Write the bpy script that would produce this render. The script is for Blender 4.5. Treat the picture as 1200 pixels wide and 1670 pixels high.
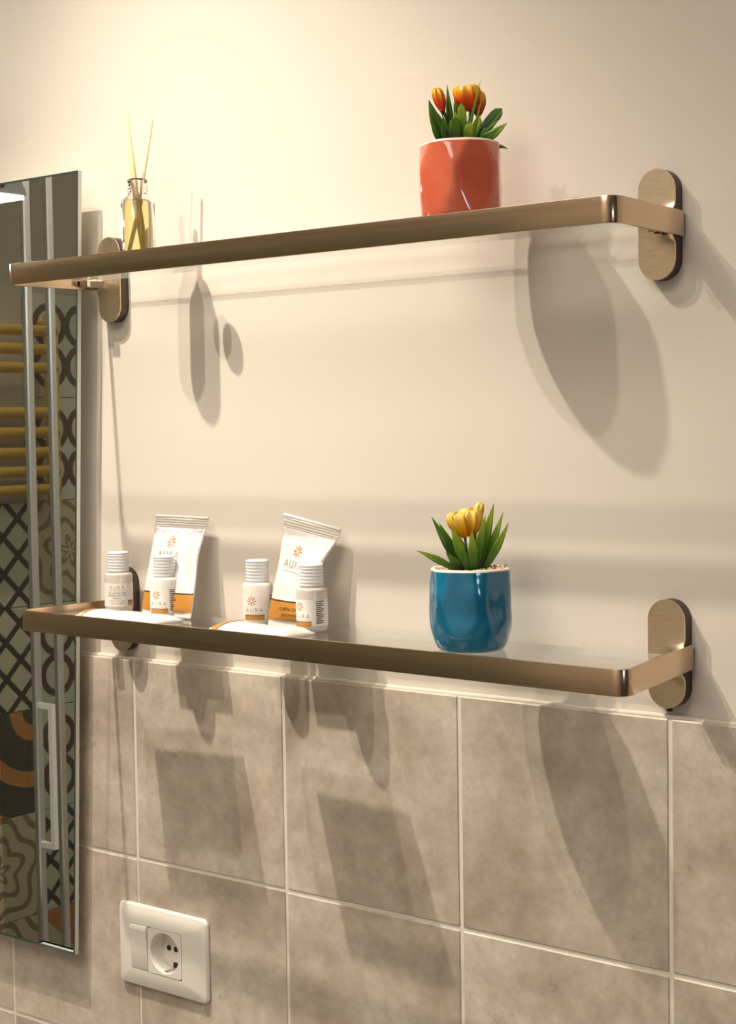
import bpy, bmesh, math, random
from mathutils import Vector, Matrix, noise
PI = math.pi
for o in list(bpy.data.objects): bpy.data.objects.remove(o, do_unlink=True)
scn = bpy.context.scene
COL = scn.collection
rnd = random.Random(7)

# ------------------------------------------------------------ camera
cam_d = bpy.data.cameras.new('camera'); cam = bpy.data.objects.new('camera', cam_d); COL.objects.link(cam)
cam_d.sensor_fit = 'HORIZONTAL'; cam_d.sensor_width = 36.0; cam_d.lens = 2691.06 / 1200 * 36
cam_d.clip_start = 0.02
FW = Vector((-0.6274, 0.7771, -0.0503)); RT = Vector((0.7785, 0.6275, -0.0153)); UP = Vector((-0.0197, 0.0487, 0.9986))
CAM = Vector((0.6, -1.0935, 1.5))
m = Matrix.Identity(4)
for i in range(3):
    m[i][0], m[i][1], m[i][2], m[i][3] = RT[i], UP[i], -FW[i], CAM[i]
cam.matrix_world = m
scn.camera = cam

# ------------------------------------------------------------ world, exposure, lights
world = bpy.data.worlds.new('world'); scn.world = world; world.use_nodes = True
world.node_tree.nodes['Background'].inputs[0].default_value = (0.55, 0.7, 1.0, 1)
world.node_tree.nodes['Background'].inputs[1].default_value = 0.6
scn.view_settings.view_transform = 'Standard'; scn.view_settings.look = 'None'
scn.view_settings.gamma = 1.0; scn.view_settings.use_curve_mapping = False
scn.view_settings.exposure = -0.02

STRONG_W, WEAK_W, FILL_W, MIRROR_LAMP_W, WINDOW_W = 82.0, 31.0, 14.5, 0.30, 6.0
WARM = (1.0, 0.885, 0.745)
AIM = (-0.24, -0.03, 0.68)
STRONG = (-0.70, -0.500, 2.545); WEAK = (-0.575, -0.575, 2.545)

def light(name, kind, loc, power, color, size=0.1, size_y=None, rot=(0, 0, 0), shape=None):
    d = bpy.data.lights.new(name, kind); o = bpy.data.objects.new(name, d); COL.objects.link(o)
    d.energy = power; d.color = color; o.location = loc; o.rotation_euler = rot
    if kind == 'AREA':
        d.shape = shape or ('RECTANGLE' if size_y else 'DISK'); d.size = size
        if size_y: d.size_y = size_y
    else: d.shadow_soft_size = size
    return o
# soft daylight entering by the small window in the right wall
light('window_daylight', 'AREA', (1.74, -1.10, 1.62), WINDOW_W, (0.62, 0.78, 1.0), 0.26, 0.62, (0, math.radians(90), 0))

# ------------------------------------------------------------ helpers
def new_mat(name, color=(0.8, 0.8, 0.8), rough=0.5, metal=0.0, spec=0.5, **kw):
    mt = bpy.data.materials.new(name); mt.use_nodes = True
    p = mt.node_tree.nodes['Principled BSDF']
    p.inputs['Base Color'].default_value = (*color, 1); p.inputs['Roughness'].default_value = rough
    p.inputs['Metallic'].default_value = metal; p.inputs['Specular IOR Level'].default_value = spec
    for k, v in kw.items():
        key = k.replace('_', ' ')
        for n in p.inputs.keys():
            if n.lower() == key.lower(): p.inputs[n].default_value = v
    return mt
def N(mt, t, **kw):
    n = mt.node_tree.nodes.new(t)
    for k, v in kw.items(): setattr(n, k, v)
    return n
def L(mt, a, b): mt.node_tree.links.new(a, b)
def P(mt): return mt.node_tree.nodes['Principled BSDF']
def coords(mt, scale=(1, 1, 1), kind='Object'):
    tc = N(mt, 'ShaderNodeTexCoord'); mp = N(mt, 'ShaderNodeMapping'); mp.inputs['Scale'].default_value = scale
    L(mt, tc.outputs[kind], mp.inputs[0]); return mp.outputs[0]
def noise_tex(mt, vec, scale, detail=4, rough=0.55):
    n = N(mt, 'ShaderNodeTexNoise'); n.inputs['Scale'].default_value = scale
    n.inputs['Detail'].default_value = detail; n.inputs['Roughness'].default_value = rough
    L(mt, vec, n.inputs['Vector']); return n.outputs['Fac']
def ramp(mt, fac, stops):
    r = N(mt, 'ShaderNodeValToRGB'); e = r.color_ramp.elements
    while len(e) < len(stops): e.new(0.5)
    for i, (p_, c_) in enumerate(stops): e[i].position = p_; e[i].color = (*c_, 1)
    L(mt, fac, r.inputs[0]); return r.outputs[0]
def bump(mt, fac, strength, dist=0.001):
    b = N(mt, 'ShaderNodeBump'); b.inputs['Strength'].default_value = strength; b.inputs['Distance'].default_value = dist
    L(mt, fac, b.inputs['Height']); L(mt, b.outputs[0], P(mt).inputs['Normal']); return b
def math_(mt, op, a, b=None, c=None):
    n = N(mt, 'ShaderNodeMath', operation=op)
    for i, v in enumerate((a, b, c)):
        if v is None: continue
        if isinstance(v, (int, float)): n.inputs[i].default_value = v
        else: L(mt, v, n.inputs[i])
    return n.outputs[0]

def box(bm, x0, x1, y0, y1, z0, z1, mat=0):
    vs = [bm.verts.new((x, y, z)) for z in (z0, z1) for y in (y0, y1) for x in (x0, x1)]
    fs = [(0, 2, 3, 1), (4, 5, 7, 6), (0, 1, 5, 4), (2, 6, 7, 3), (0, 4, 6, 2), (1, 3, 7, 5)]
    out = []
    for f in fs:
        face = bm.faces.new([vs[i] for i in f]); face.material_index = mat; out.append(face)
    return vs
def bbox_bm(x0, x1, y0, y1, z0, z1, bev=0.0, seg=2):
    bm = bmesh.new(); box(bm, x0, x1, y0, y1, z0, z1)
    if bev: bmesh.ops.bevel(bm, geom=list(bm.edges), offset=bev, segments=seg, profile=0.5, affect='EDGES')
    return bm
def lathe(bm, prof, segs=32, cx=0, cy=0, cap=False, mat=0):
    rings = []
    for (r, z) in prof:
        if r < 1e-6: rings.append([bm.verts.new((cx, cy, z))])
        else: rings.append([bm.verts.new((cx + r * math.cos(2 * PI * i / segs), cy + r * math.sin(2 * PI * i / segs), z)) for i in range(segs)])
    for a, b in zip(rings[:-1], rings[1:]):
        if len(a) == 1 and len(b) == 1: continue
        for i in range(segs):
            j = (i + 1) % segs
            if len(a) == 1: f = bm.faces.new((a[0], b[j], b[i]))
            elif len(b) == 1: f = bm.faces.new((a[i], a[j], b[0]))
            else: f = bm.faces.new((a[i], a[j], b[j], b[i]))
            f.material_index = mat
    return rings
def tube(bm, pts, radii, segs=8, caps=True):
    rings = []
    n = len(pts); pts = [Vector(p) for p in pts]
    if isinstance(radii, (int, float)): radii = [radii] * n
    ref = None
    for i in range(n):
        t = (pts[min(i + 1, n - 1)] - pts[max(i - 1, 0)]).normalized()
        if ref is None: ref = Vector((0, 0, 1)) if abs(t.z) < 0.9 else Vector((1, 0, 0))
        a = t.cross(ref).normalized(); b = t.cross(a).normalized(); ref = -b if False else ref
        rings.append([bm.verts.new(pts[i] + (a * math.cos(2 * PI * k / segs) + b * math.sin(2 * PI * k / segs)) * radii[i]) for k in range(segs)])
    for r0, r1 in zip(rings[:-1], rings[1:]):
        for k in range(segs): bm.faces.new((r0[k], r0[(k + 1) % segs], r1[(k + 1) % segs], r1[k]))
    if caps: bm.faces.new(rings[0][::-1]); bm.faces.new(rings[-1])
def obj(name, bm, mats, parent=None, smooth=False, kind=None, label=None, recalc=True, angle=None):
    if recalc: bmesh.ops.recalc_face_normals(bm, faces=bm.faces)
    me = bpy.data.meshes.new(name); bm.to_mesh(me); bm.free()
    for mt in (mats if isinstance(mats, (list, tuple)) else [mats]): me.materials.append(mt)
    if smooth: me.shade_smooth()
    if angle is not None:
        me.shade_smooth(); me.set_sharp_from_angle(angle=math.radians(angle))
    o = bpy.data.objects.new(name, me); COL.objects.link(o)
    if parent: o.parent = parent
    if kind: o['kind'] = kind
    if label: o['label'] = label
    return o
def thing(name, label, cat, loc=(0, 0, 0), rotz=0, group=None):
    o = bpy.data.objects.new(name, None); COL.objects.link(o); o.empty_display_size = 0.02
    o.location = loc; o.rotation_euler = (0, 0, rotz); o['label'] = label; o['category'] = cat
    if group: o['group'] = group
    return o
def text_geo(body, size, spacing=1.0):
    cu = bpy.data.curves.new('lettering', 'FONT'); cu.body = body; cu.size = size; cu.align_x = 'CENTER'; cu.align_y = 'CENTER'
    cu.space_character = spacing; cu.resolution_u = 3
    o = bpy.data.objects.new('lettering', cu); COL.objects.link(o)
    dg = bpy.context.evaluated_depsgraph_get(); me = bpy.data.meshes.new_from_object(o.evaluated_get(dg))
    vs = [v.co.copy() for v in me.vertices]; fs = [tuple(p_.vertices) for p_ in me.polygons]
    bpy.data.objects.remove(o, do_unlink=True); bpy.data.curves.remove(cu); bpy.data.meshes.remove(me)
    return vs, fs
def put_geo(bm, geo, fn, ox=0, oy=0):
    vs, fs = geo
    nv = [bm.verts.new(fn(v.x + ox, v.y + oy)) for v in vs]
    for f in fs:
        try: bm.faces.new([nv[i] for i in f])
        except ValueError: pass
def rects(bm, fn, lst, n=3):
    for (x0, x1, y0, y1) in lst:
        prev = None
        for k in range(n + 1):
            x = x0 + (x1 - x0) * k / n
            a, b = bm.verts.new(fn(x, y0)), bm.verts.new(fn(x, y1))
            if prev: bm.faces.new((prev[0], a, b, prev[1]))
            prev = (a, b)

# ------------------------------------------------------------ materials
def paint(name, col, b=0.12):
    mt = new_mat(name, col, 0.75, spec=0.25); v = coords(mt)
    f = noise_tex(mt, v, 3.0, 3)
    L(mt, ramp(mt, f, [(0.3, tuple(c * 0.975 for c in col)), (0.7, col)]), P(mt).inputs['Base Color'])
    bump(mt, noise_tex(mt, v, 650, 3), b, 0.0006); return mt
M_wall = paint('cream_wall_paint', (0.755, 0.69, 0.61))
M_wall2 = paint('plain_wall_paint', (0.80, 0.73, 0.64))
M_taupe = paint('grey_wall_paint', (0.55, 0.47, 0.38))
M_brown = paint('dark_brown_wall_paint', (0.16, 0.13, 0.105))
M_ceil = paint('ceiling_paint', (0.82, 0.80, 0.77))
M_floor = paint('floor_stone', (0.33, 0.29, 0.25))

def tile_mat():
    mt = new_mat('concrete_look_tile', (0.4, 0.33, 0.27), 0.42, spec=0.4)
    tc = N(mt, 'ShaderNodeTexCoord'); oi = N(mt, 'ShaderNodeObjectInfo')
    add = N(mt, 'ShaderNodeVectorMath', operation='ADD'); sc = N(mt, 'ShaderNodeVectorMath', operation='SCALE')
    cmb = N(mt, 'ShaderNodeCombineXYZ'); L(mt, oi.outputs['Random'], cmb.inputs[0]); L(mt, oi.outputs['Random'], cmb.inputs[2])
    L(mt, cmb.outputs[0], sc.inputs[0]); sc.inputs['Scale'].default_value = 37.0
    L(mt, tc.outputs['Object'], add.inputs[0]); L(mt, sc.outputs[0], add.inputs[1])
    v = add.outputs[0]
    big = noise_tex(mt, v, 9, 6, 0.6); fine = noise_tex(mt, v, 70, 6, 0.7)
    c1 = ramp(mt, big, [(0.32, (0.43, 0.345, 0.275)), (0.5, (0.62, 0.53, 0.44)), (0.68, (0.78, 0.695, 0.60))])
    mix = N(mt, 'ShaderNodeMix', data_type='RGBA', blend_type='MULTIPLY'); mix.inputs[0].default_value = 0.8
    L(mt, c1, mix.inputs[6]); L(mt, ramp(mt, fine, [(0.3, (0.80, 0.78, 0.76)), (0.65, (1.1, 1.1, 1.1))]), mix.inputs[7])
    spots = ramp(mt, noise_tex(mt, v, 28, 5, 0.75), [(0.62, (1, 1, 1)), (0.74, (0.72, 0.68, 0.64))])
    mix2 = N(mt, 'ShaderNodeMix', data_type='RGBA', blend_type='MULTIPLY'); mix2.inputs[0].default_value = 1
    L(mt, mix.outputs[2], mix2.inputs[6]); L(mt, spots, mix2.inputs[7])
    hsv = N(mt, 'ShaderNodeHueSaturation'); L(mt, mix2.outputs[2], hsv.inputs['Color'])
    L(mt, math_(mt, 'MULTIPLY_ADD', oi.outputs['Random'], 0.14, 0.93), hsv.inputs['Value'])
    L(mt, hsv.outputs[0], P(mt).inputs['Base Color'])
    bump(mt, fine, 0.25, 0.0006); return mt
M_tile = tile_mat()
M_grout = paint('light_grout', (0.84, 0.78, 0.69), 0.3)

def brushed(name, col, rough=0.3, b=0.15):
    mt = new_mat(name, col, rough, 1.0); p = P(mt)
    v = coords(mt, (6, 6, 900)); f = noise_tex(mt, v, 1.0, 3, 0.6)
    L(mt, ramp(mt, f, [(0.2, tuple(c * 0.95 for c in col)), (0.8, tuple(min(1, c * 1.04) for c in col))]), p.inputs['Base Color'])
    L(mt, math_(mt, 'MULTIPLY_ADD', f, 0.08, rough - 0.04), p.inputs['Roughness'])
    bump(mt, f, b, 0.00005); return mt
M_steel = brushed('warm_brushed_steel', (0.68, 0.52, 0.365), 0.20)
P(M_steel).inputs['Anisotropic'].default_value = 0.4; P(M_steel).inputs['Anisotropic Rotation'].default_value = 0.25
_t = N(M_steel, 'ShaderNodeTangent', direction_type='RADIAL', axis='Z'); L(M_steel, _t.outputs[0], P(M_steel).inputs['Tangent'])
def worn():
    col = (0.70, 0.60, 0.47)
    mt = new_mat('worn_brushed_steel', col, 0.34, 1.0); v = coords(mt, (90, 90, 520)); f = noise_tex(mt, v, 1.0, 4, 0.7)
    L(mt, ramp(mt, f, [(0.2, (0.72, 0.58, 0.41)), (0.8, (0.92, 0.77, 0.57))]), P(mt).inputs['Base Color'])
    L(mt, math_(mt, 'MULTIPLY_ADD', f, 0.14, 0.27), P(mt).inputs['Roughness']); bump(mt, f, 0.12, 0.00003); return mt
M_worn = worn()
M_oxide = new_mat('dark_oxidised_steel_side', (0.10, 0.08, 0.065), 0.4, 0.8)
M_chrome = new_mat('polished_chrome', (0.75, 0.73, 0.70), 0.08, 1.0)
M_dark = new_mat('dark_gap', (0.02, 0.018, 0.016), 0.6)

def thin_glass(name, tint=(0.96, 0.985, 0.97), ior=1.45):
    mt = bpy.data.materials.new(name); mt.use_nodes = True; nt = mt.node_tree; nt.nodes.clear()
    out = nt.nodes.new('ShaderNodeOutputMaterial'); mx = nt.nodes.new('ShaderNodeMixShader')
    tr = nt.nodes.new('ShaderNodeBsdfTransparent'); tr.inputs[0].default_value = (*tint, 1)
    gl = nt.nodes.new('ShaderNodeBsdfGlossy'); gl.inputs['Roughness'].default_value = 0.02
    fr = nt.nodes.new('ShaderNodeFresnel'); ge = nt.nodes.new('ShaderNodeNewGeometry'); ma = nt.nodes.new('ShaderNodeMath'); ma.operation = 'MULTIPLY_ADD'
    ma.inputs[1].default_value = 1 / ior - ior; ma.inputs[2].default_value = ior
    nt.links.new(ge.outputs['Backfacing'], ma.inputs[0]); nt.links.new(ma.outputs[0], fr.inputs['IOR'])
    nt.links.new(fr.outputs[0], mx.inputs[0]); nt.links.new(tr.outputs[0], mx.inputs[1]); nt.links.new(gl.outputs[0], mx.inputs[2])
    nt.links.new(mx.outputs[0], out.inputs[0]); return mt
M_glass = thin_glass('shelf_glass', (0.985, 0.995, 0.99))
def ground_edge():
    mt = bpy.data.materials.new('ground_glass_edge'); mt.use_nodes = True; nt = mt.node_tree; nt.nodes.clear()
    out = nt.nodes.new('ShaderNodeOutputMaterial'); mx = nt.nodes.new('ShaderNodeMixShader'); mx.inputs[0].default_value = 0.5
    tr = nt.nodes.new('ShaderNodeBsdfTransparent'); df = nt.nodes.new('ShaderNodeBsdfDiffuse'); df.inputs[0].default_value = (0.80, 0.83, 0.77, 1)
    nt.links.new(tr.outputs[0], mx.inputs[1]); nt.links.new(df.outputs[0], mx.inputs[2]); nt.links.new(mx.outputs[0], out.inputs[0]); return mt
M_gedge = ground_edge()
M_shower = thin_glass('shower_glass', (0.80, 0.84, 0.83))
M_bglass = new_mat('clear_bottle_glass', (1, 1, 1), 0.0, Transmission_Weight=1.0, IOR=1.48)
M_oil = new_mat('amber_diffuser_oil', (1.0, 0.88, 0.42), 0.0, Transmission_Weight=1.0, IOR=1.36)
M_mirror = new_mat('mirror_silver', (0.74, 0.74, 0.68), 0.012, 1.0)
M_mirredge = new_mat('polished_mirror_edge', (0.78, 0.80, 0.74), 0.15, spec=0.8)
M_mirdark = new_mat('mirror_bevel_line', (0.03, 0.06, 0.05), 0.1, 0.0, spec=0.9)
M_teal = new_mat('green_mirror_edge', (0.22, 0.50, 0.44), 0.1, 0.3)

def glaze(name, c0, c1, scale=40):
    mt = new_mat(name, c0, 0.12, spec=0.6); v = coords(mt)
    L(mt, ramp(mt, noise_tex(mt, v, scale, 4), [(0.3, c0), (0.7, c1)]), P(mt).inputs['Base Color'])
    P(mt).inputs['Coat Weight'].default_value = 0.6; P(mt).inputs['Coat Roughness'].default_value = 0.05
    bump(mt, noise_tex(mt, v, 160, 2), 0.05, 0.0005); return mt
M_coral = glaze('coral_glaze', (0.56, 0.10, 0.05), (0.66, 0.15, 0.075))
M_blue = glaze('teal_blue_glaze', (0.0, 0.125, 0.26), (0.004, 0.19, 0.35))
M_rim = new_mat('pale_bisque_rim', (0.80, 0.70, 0.56), 0.35)
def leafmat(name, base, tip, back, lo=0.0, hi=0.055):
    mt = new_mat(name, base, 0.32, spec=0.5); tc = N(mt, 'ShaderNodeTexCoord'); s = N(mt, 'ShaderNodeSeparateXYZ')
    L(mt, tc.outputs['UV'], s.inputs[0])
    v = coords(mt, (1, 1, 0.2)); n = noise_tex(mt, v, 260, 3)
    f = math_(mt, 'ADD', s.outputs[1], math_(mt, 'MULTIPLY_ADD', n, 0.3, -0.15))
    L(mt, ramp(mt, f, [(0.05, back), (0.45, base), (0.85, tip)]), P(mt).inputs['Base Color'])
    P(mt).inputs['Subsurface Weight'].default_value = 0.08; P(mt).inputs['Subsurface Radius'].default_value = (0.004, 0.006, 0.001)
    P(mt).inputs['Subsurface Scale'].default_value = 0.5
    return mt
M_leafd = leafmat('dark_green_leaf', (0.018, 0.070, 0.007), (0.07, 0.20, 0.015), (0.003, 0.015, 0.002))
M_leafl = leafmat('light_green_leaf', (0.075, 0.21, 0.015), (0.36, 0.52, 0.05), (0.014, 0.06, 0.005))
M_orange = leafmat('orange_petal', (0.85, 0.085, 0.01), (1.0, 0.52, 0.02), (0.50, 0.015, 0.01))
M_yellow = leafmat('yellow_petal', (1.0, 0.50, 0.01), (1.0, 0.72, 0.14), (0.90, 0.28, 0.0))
def pebbles():
    mt = new_mat('pebble_mix', (0.5, 0.4, 0.3), 0.6); oi = N(mt, 'ShaderNodeTexCoord')
    L(mt, ramp(mt, noise_tex(mt, coords(mt), 330, 2), [(0.32, (0.10, 0.05, 0.04)), (0.45, (0.42, 0.27, 0.18)), (0.62, (0.75, 0.62, 0.48))]), P(mt).inputs['Base Color'])
    return mt
M_peb = pebbles()
M_foil = new_mat('white_foil', (0.90, 0.87, 0.83), 0.22, 0.25, spec=0.7)
bump(M_foil, noise_tex(M_foil, coords(M_foil), 110, 3), 0.4, 0.0020)
M_crimp = new_mat('crimped_foil', (0.74, 0.69, 0.62), 0.35, 0.3)
M_gold = new_mat('ochre_print', (0.50, 0.22, 0.035), 0.35)
M_ink = new_mat('dark_brown_ink', (0.055, 0.03, 0.02), 0.5)
M_grey = new_mat('taupe_ink', (0.36, 0.28, 0.22), 0.5)
M_plastic = new_mat('milky_bottle_plastic', (0.92, 0.86, 0.79), 0.22, Transmission_Weight=0.15, Subsurface_Weight=0.1)
M_clearp = new_mat('translucent_bottle_plastic', (0.94, 0.86, 0.78), 0.15, Transmission_Weight=0.45)
M_cap = new_mat('frosted_white_cap', (0.88, 0.89, 0.90), 0.30, Transmission_Weight=0.25)
M_label = new_mat('white_paper_label', (0.84, 0.80, 0.76), 0.4)
M_white = new_mat('ivory_switch_plastic', (0.90, 0.85, 0.77), 0.33)
M_whitein = new_mat('ivory_socket_plastic', (0.88, 0.83, 0.76), 0.3)
M_reed = new_mat('pale_reed', (0.70, 0.55, 0.30), 0.7)
M_ceram = new_mat('white_ceramic', (0.86, 0.86, 0.84), 0.12)
M_alu = new_mat('satin_aluminium', (0.72, 0.76, 0.76), 0.35, 0.85)
M_brass = new_mat('golden_rail_tube', (0.95, 0.60, 0.15), 0.42, 0.7)
M_greym = new_mat('grey_lamp_metal', (0.45, 0.45, 0.47), 0.35, 0.6)
def emis(name, col, s):
    mt = new_mat(name, (0.9, 0.9, 0.9), 0.4); P(mt).inputs['Emission Color'].default_value = (*col, 1); P(mt).inputs['Emission Strength'].default_value = s; return mt
M_diff = emis('lit_lamp_diffuser', (0.95, 0.97, 1.0), 9.0)
M_fill = emis('fill_lamp_diffuser', (1.0, 0.90, 0.76), 1.0)
M_bulb = emis('lit_bulb', (1.0, 0.86, 0.68), 30.0)

# ------------------------------------------------------------ the room
XL, XR, YF, ZC = -1.9, 1.7, -2.3, 2.6
TZ = 1.2811; TW = 0.1927; TX = -0.5697
def setting(name, bm, mt): o = obj(name, bm, mt); o['kind'] = 'structure'; return o
wall_back = setting('wall_back', bbox_bm(XL - 0.1, XR + 0.1, 0, 0.1, 0, ZC), M_wall)
setting('wall_front', bbox_bm(XL - 0.1, XR + 0.1, YF - 0.1, YF, 0, ZC), M_wall2)
wall_left = setting('wall_left', bbox_bm(XL - 0.1, XL, YF, 0, 0, ZC), M_taupe)
bm = bmesh.new()      # right wall with the small window opening
wy0, wy1, wz0, wz1 = -1.25, -0.95, 1.30, 1.95
box(bm, XR, XR + 0.1, YF, wy0, 0, ZC); box(bm, XR, XR + 0.1, wy1, 0, 0, ZC)
box(bm, XR, XR + 0.1, wy0, wy1, 0, wz0); box(bm, XR, XR + 0.1, wy0, wy1, wz1, ZC)
setting('wall_right', bm, M_brown)
setting('floor', bbox_bm(XL - 0.1, XR + 0.1, YF - 0.1, 0.1, -0.1, 0), M_floor)
setting('ceiling', bbox_bm(XL - 0.1, XR + 0.1, YF - 0.1, 0.1, ZC, ZC + 0.1), M_ceil)
bm = bmesh.new()
box(bm, XR + 0.03, XR + 0.07, wy0, wy0 + 0.02, wz0, wz1); box(bm, XR + 0.03, XR + 0.07, wy1 - 0.02, wy1, wz0, wz1)
box(bm, XR + 0.03, XR + 0.07, wy0 + 0.02, wy1 - 0.02, wz0, wz0 + 0.02); box(bm, XR + 0.03, XR + 0.07, wy0 + 0.02, wy1 - 0.02, wz1 - 0.02, wz1)
setting('window_1', bm, M_ceram)

# tiles of the back wall: each tile a piece of its own
HX0, HX1, HZ0, HZ1 = -0.560, -0.500 + 0.022, 0.980, 1.029      # recess for the wall socket
def holed(bm, x0, x1, z0, z1, y0, y1, ox=0, oz=0):
    for (a, b, c, d) in ((x0, HX0, z0, z1), (HX1, x1, z0, z1), (HX0, HX1, z0, HZ0), (HX0, HX1, HZ1, z1)): box(bm, a - ox, b - ox, y0, y1, c - oz, d - oz)
bm = bmesh.new(); holed(bm, XL, XR, 0.0, TZ - 0.0006, -0.0073, -0.0001); obj('grout', bm, M_grout, wall_back)
bm = bmesh.new()
pts = []
for i in range(60):
    x = XL + (XR - XL) * i / 59; pts.append((x, -0.0022 - 0.0005 * math.sin(i * 2.1), TZ + 0.0005 + 0.0005 * math.sin(i * 3.7)))
tube(bm, pts, 0.0022, 6); obj('caulk_line', bm, M_wall, wall_back, smooth=True)
G = 0.0016
tile_me = None
rows = []
z = TZ
while z > 0.05:
    rows.append(z); z -= TW
for zi, zt in enumerate(rows):
    for k in range(-6, 12):
        x0 = TX + k * TW; x1 = x0 + TW; a, b = max(x0 + G, XL), min(x1 - G, XR)
        z0, z1 = max(zt - TW + G, 0.0), zt - (G if zi else 0)
        full = (abs(b - a - TW + 2 * G) < 1e-4) and zi and z0 > 0.001
        if x0 < HX0 < x1 and z0 < HZ0 < z1:
            bm = bmesh.new(); mx_, mz_ = (a + b) / 2, (z0 + z1) / 2; holed(bm, a, b, z0, z1, -0.0082, -0.0002, mx_, mz_); o = obj('tile', bm, M_tile)
            o.parent = wall_back; o.location = (mx_, 0, mz_); continue
        if full and tile_me:
            o = bpy.data.objects.new('tile', tile_me); COL.objects.link(o)
        else:
            w, h = b - a, z1 - z0
            if w < 0.01 or h < 0.01: continue
            o = obj('tile', bbox_bm(-w / 2, w / 2, -0.0082, -0.0002, -h / 2, h / 2, 0.0009, 1), M_tile)
            if full: tile_me = o.data
        o.parent = wall_back; o.location = ((a + b) / 2, 0, (z0 + z1) / 2)

# patterned tiles of the left wall (seen in the mirror)
def patt(idx):
    pals = [((0.055, 0.04, 0.035), (0.62, 0.53, 0.40)), ((0.56, 0.47, 0.33), (0.26, 0.19, 0.11)),
            ((0.62, 0.57, 0.47), (0.11, 0.06, 0.05)), ((0.50, 0.19, 0.06), (0.56, 0.48, 0.32)), ((0.08, 0.065, 0.06), (0.56, 0.23, 0.08))]
    a, b = pals[idx]
    mt = new_mat('patchwork_tile', a, 0.3); tc = N(mt, 'ShaderNodeTexCoord'); s = N(mt, 'ShaderNodeSeparateXYZ'); L(mt, tc.outputs['Object'], s.inputs[0])
    u, v = s.outputs[1], s.outputs[2]
    if idx == 0:      # diagonal lattice
        d1 = math_(mt, 'PINGPONG', math_(mt, 'ADD', u, v), 0.035); d2 = math_(mt, 'PINGPONG', math_(mt, 'SUBTRACT', u, v), 0.035)
        f = math_(mt, 'LESS_THAN', math_(mt, 'MINIMUM', d1, d2), 0.008)
        f = math_(mt, 'SUBTRACT', 1.0, f)
    elif idx == 1:    # flower rings
        r = math_(mt, 'SQRT', math_(mt, 'ADD', math_(mt, 'POWER', u, 2), math_(mt, 'POWER', v, 2)))
        an = math_(mt, 'MULTIPLY', math_(mt, 'SINE', math_(mt, 'MULTIPLY', math_(mt, 'ARCTAN2', u, v), 6)), 0.010)
        f = math_(mt, 'GREATER_THAN', math_(mt, 'PINGPONG', math_(mt, 'ADD', r, an), 0.018), 0.012)
    elif idx == 2:    # quatrefoil outline
        au, av = math_(mt, 'ABSOLUTE', u), math_(mt, 'ABSOLUTE', v)
        r = math_(mt, 'SQRT', math_(mt, 'ADD', math_(mt, 'POWER', math_(mt, 'SUBTRACT', au, 0.04), 2), math_(mt, 'POWER', math_(mt, 'SUBTRACT', av, 0.04), 2)))
        f = math_(mt, 'LESS_THAN', math_(mt, 'ABSOLUTE', math_(mt, 'SUBTRACT', r, 0.036)), 0.007)
    elif idx == 3:    # triangles
        f = math_(mt, 'GREATER_THAN', math_(mt, 'ADD', u, v), 0.0)
    else:             # arcs in the corners
        r = math_(mt, 'SQRT', math_(mt, 'ADD', math_(mt, 'POWER', math_(mt, 'ADD', u, 0.1), 2), math_(mt, 'POWER', math_(mt, 'ADD', v, 0.1), 2)))
        f = math_(mt, 'GREATER_THAN', math_(mt, 'PINGPONG', r, 0.045), 0.030)
    L(mt, ramp(mt, f, [(0.45, a), (0.55, b)]), P(mt).inputs['Base Color']); return mt
PM = [patt(i) for i in range(5)]
pmesh = []
for i in range(5):
    bm = bbox_bm(0.0005, 0.009, -0.0992, 0.0992, -0.0992, 0.0992, 0.0008, 1)
    me = bpy.data.meshes.new('patterned_tile'); bmesh.ops.recalc_face_normals(bm, faces=bm.faces); bm.to_mesh(me); bm.free(); me.materials.append(PM[i]); pmesh.append(me)
obj('grout', bbox_bm(XL, XL + 0.004, YF, -0.009, 0, 1.37), M_taupe, wall_left)
for zi in range(9):
    for yi in range(11):
        if zi > 6 and yi < 5: continue
        o = bpy.data.objects.new('patterned_tile', pmesh[rnd.choice((0, 1, 2, 4, 0, 2, 4, 2, 3))]); COL.objects.link(o); o.parent = wall_left
        o.location = (XL, -0.11 - 0.2 * yi, 0.1 - 0.03 + 0.2 * zi); o.rotation_euler = (rnd.choice((0, PI / 2, PI, -PI / 2)), 0, 0)

# ------------------------------------------------------------ ceiling fittings
t = thing('ceiling_spotlight', 'small white two-bulb ceiling spotlight above the shelves', 'lamp', (-0.64, -0.56, ZC))
obj('base_plate', bbox_bm(-0.11, 0.11, -0.05, 0.05, -0.02, 0, 0.004), M_ceram, t)
for (x, y, z, w) in ((*STRONG, STRONG_W), (*WEAK, WEAK_W)):
    bm = bmesh.new(); lx, ly, lz = x + 0.64, y + 0.56, z - ZC
    lathe(bm, [(0.0, lz + 0.036), (0.018, lz + 0.036), (0.024, lz + 0.020), (0.026, lz + 0.014), (0.023, lz + 0.014), (0.016, lz + 0.030), (0, lz + 0.030)], 24, lx, ly)
    obj('lamp_cup', bm, M_ceram, t, smooth=True)
    bm = bmesh.new(); lathe(bm, [(0, lz + 0.030), (0.009, lz + 0.028), (0.011, lz + 0.020), (0.007, lz + 0.0145), (0, lz + 0.0135)], 16, lx, ly)
    obj('bulb', bm, M_bulb, t, smooth=True)
    sp = light('spot_light', 'SPOT', (x, y, z), w, WARM, 0.011)
    sp.data.spot_size = math.radians(64); sp.data.spot_blend = 1.0
    sp.rotation_euler = (Vector(AIM) - Vector((x, y, z))).to_track_quat('-Z', 'Y').to_euler()
t = thing('added_fill_lamp', 'round opal fill lamp added on the ceiling, out of view', 'lamp', (-0.1, -1.45, ZC))  # unseen lamp, added as broad fill without sharp shadows
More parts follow.
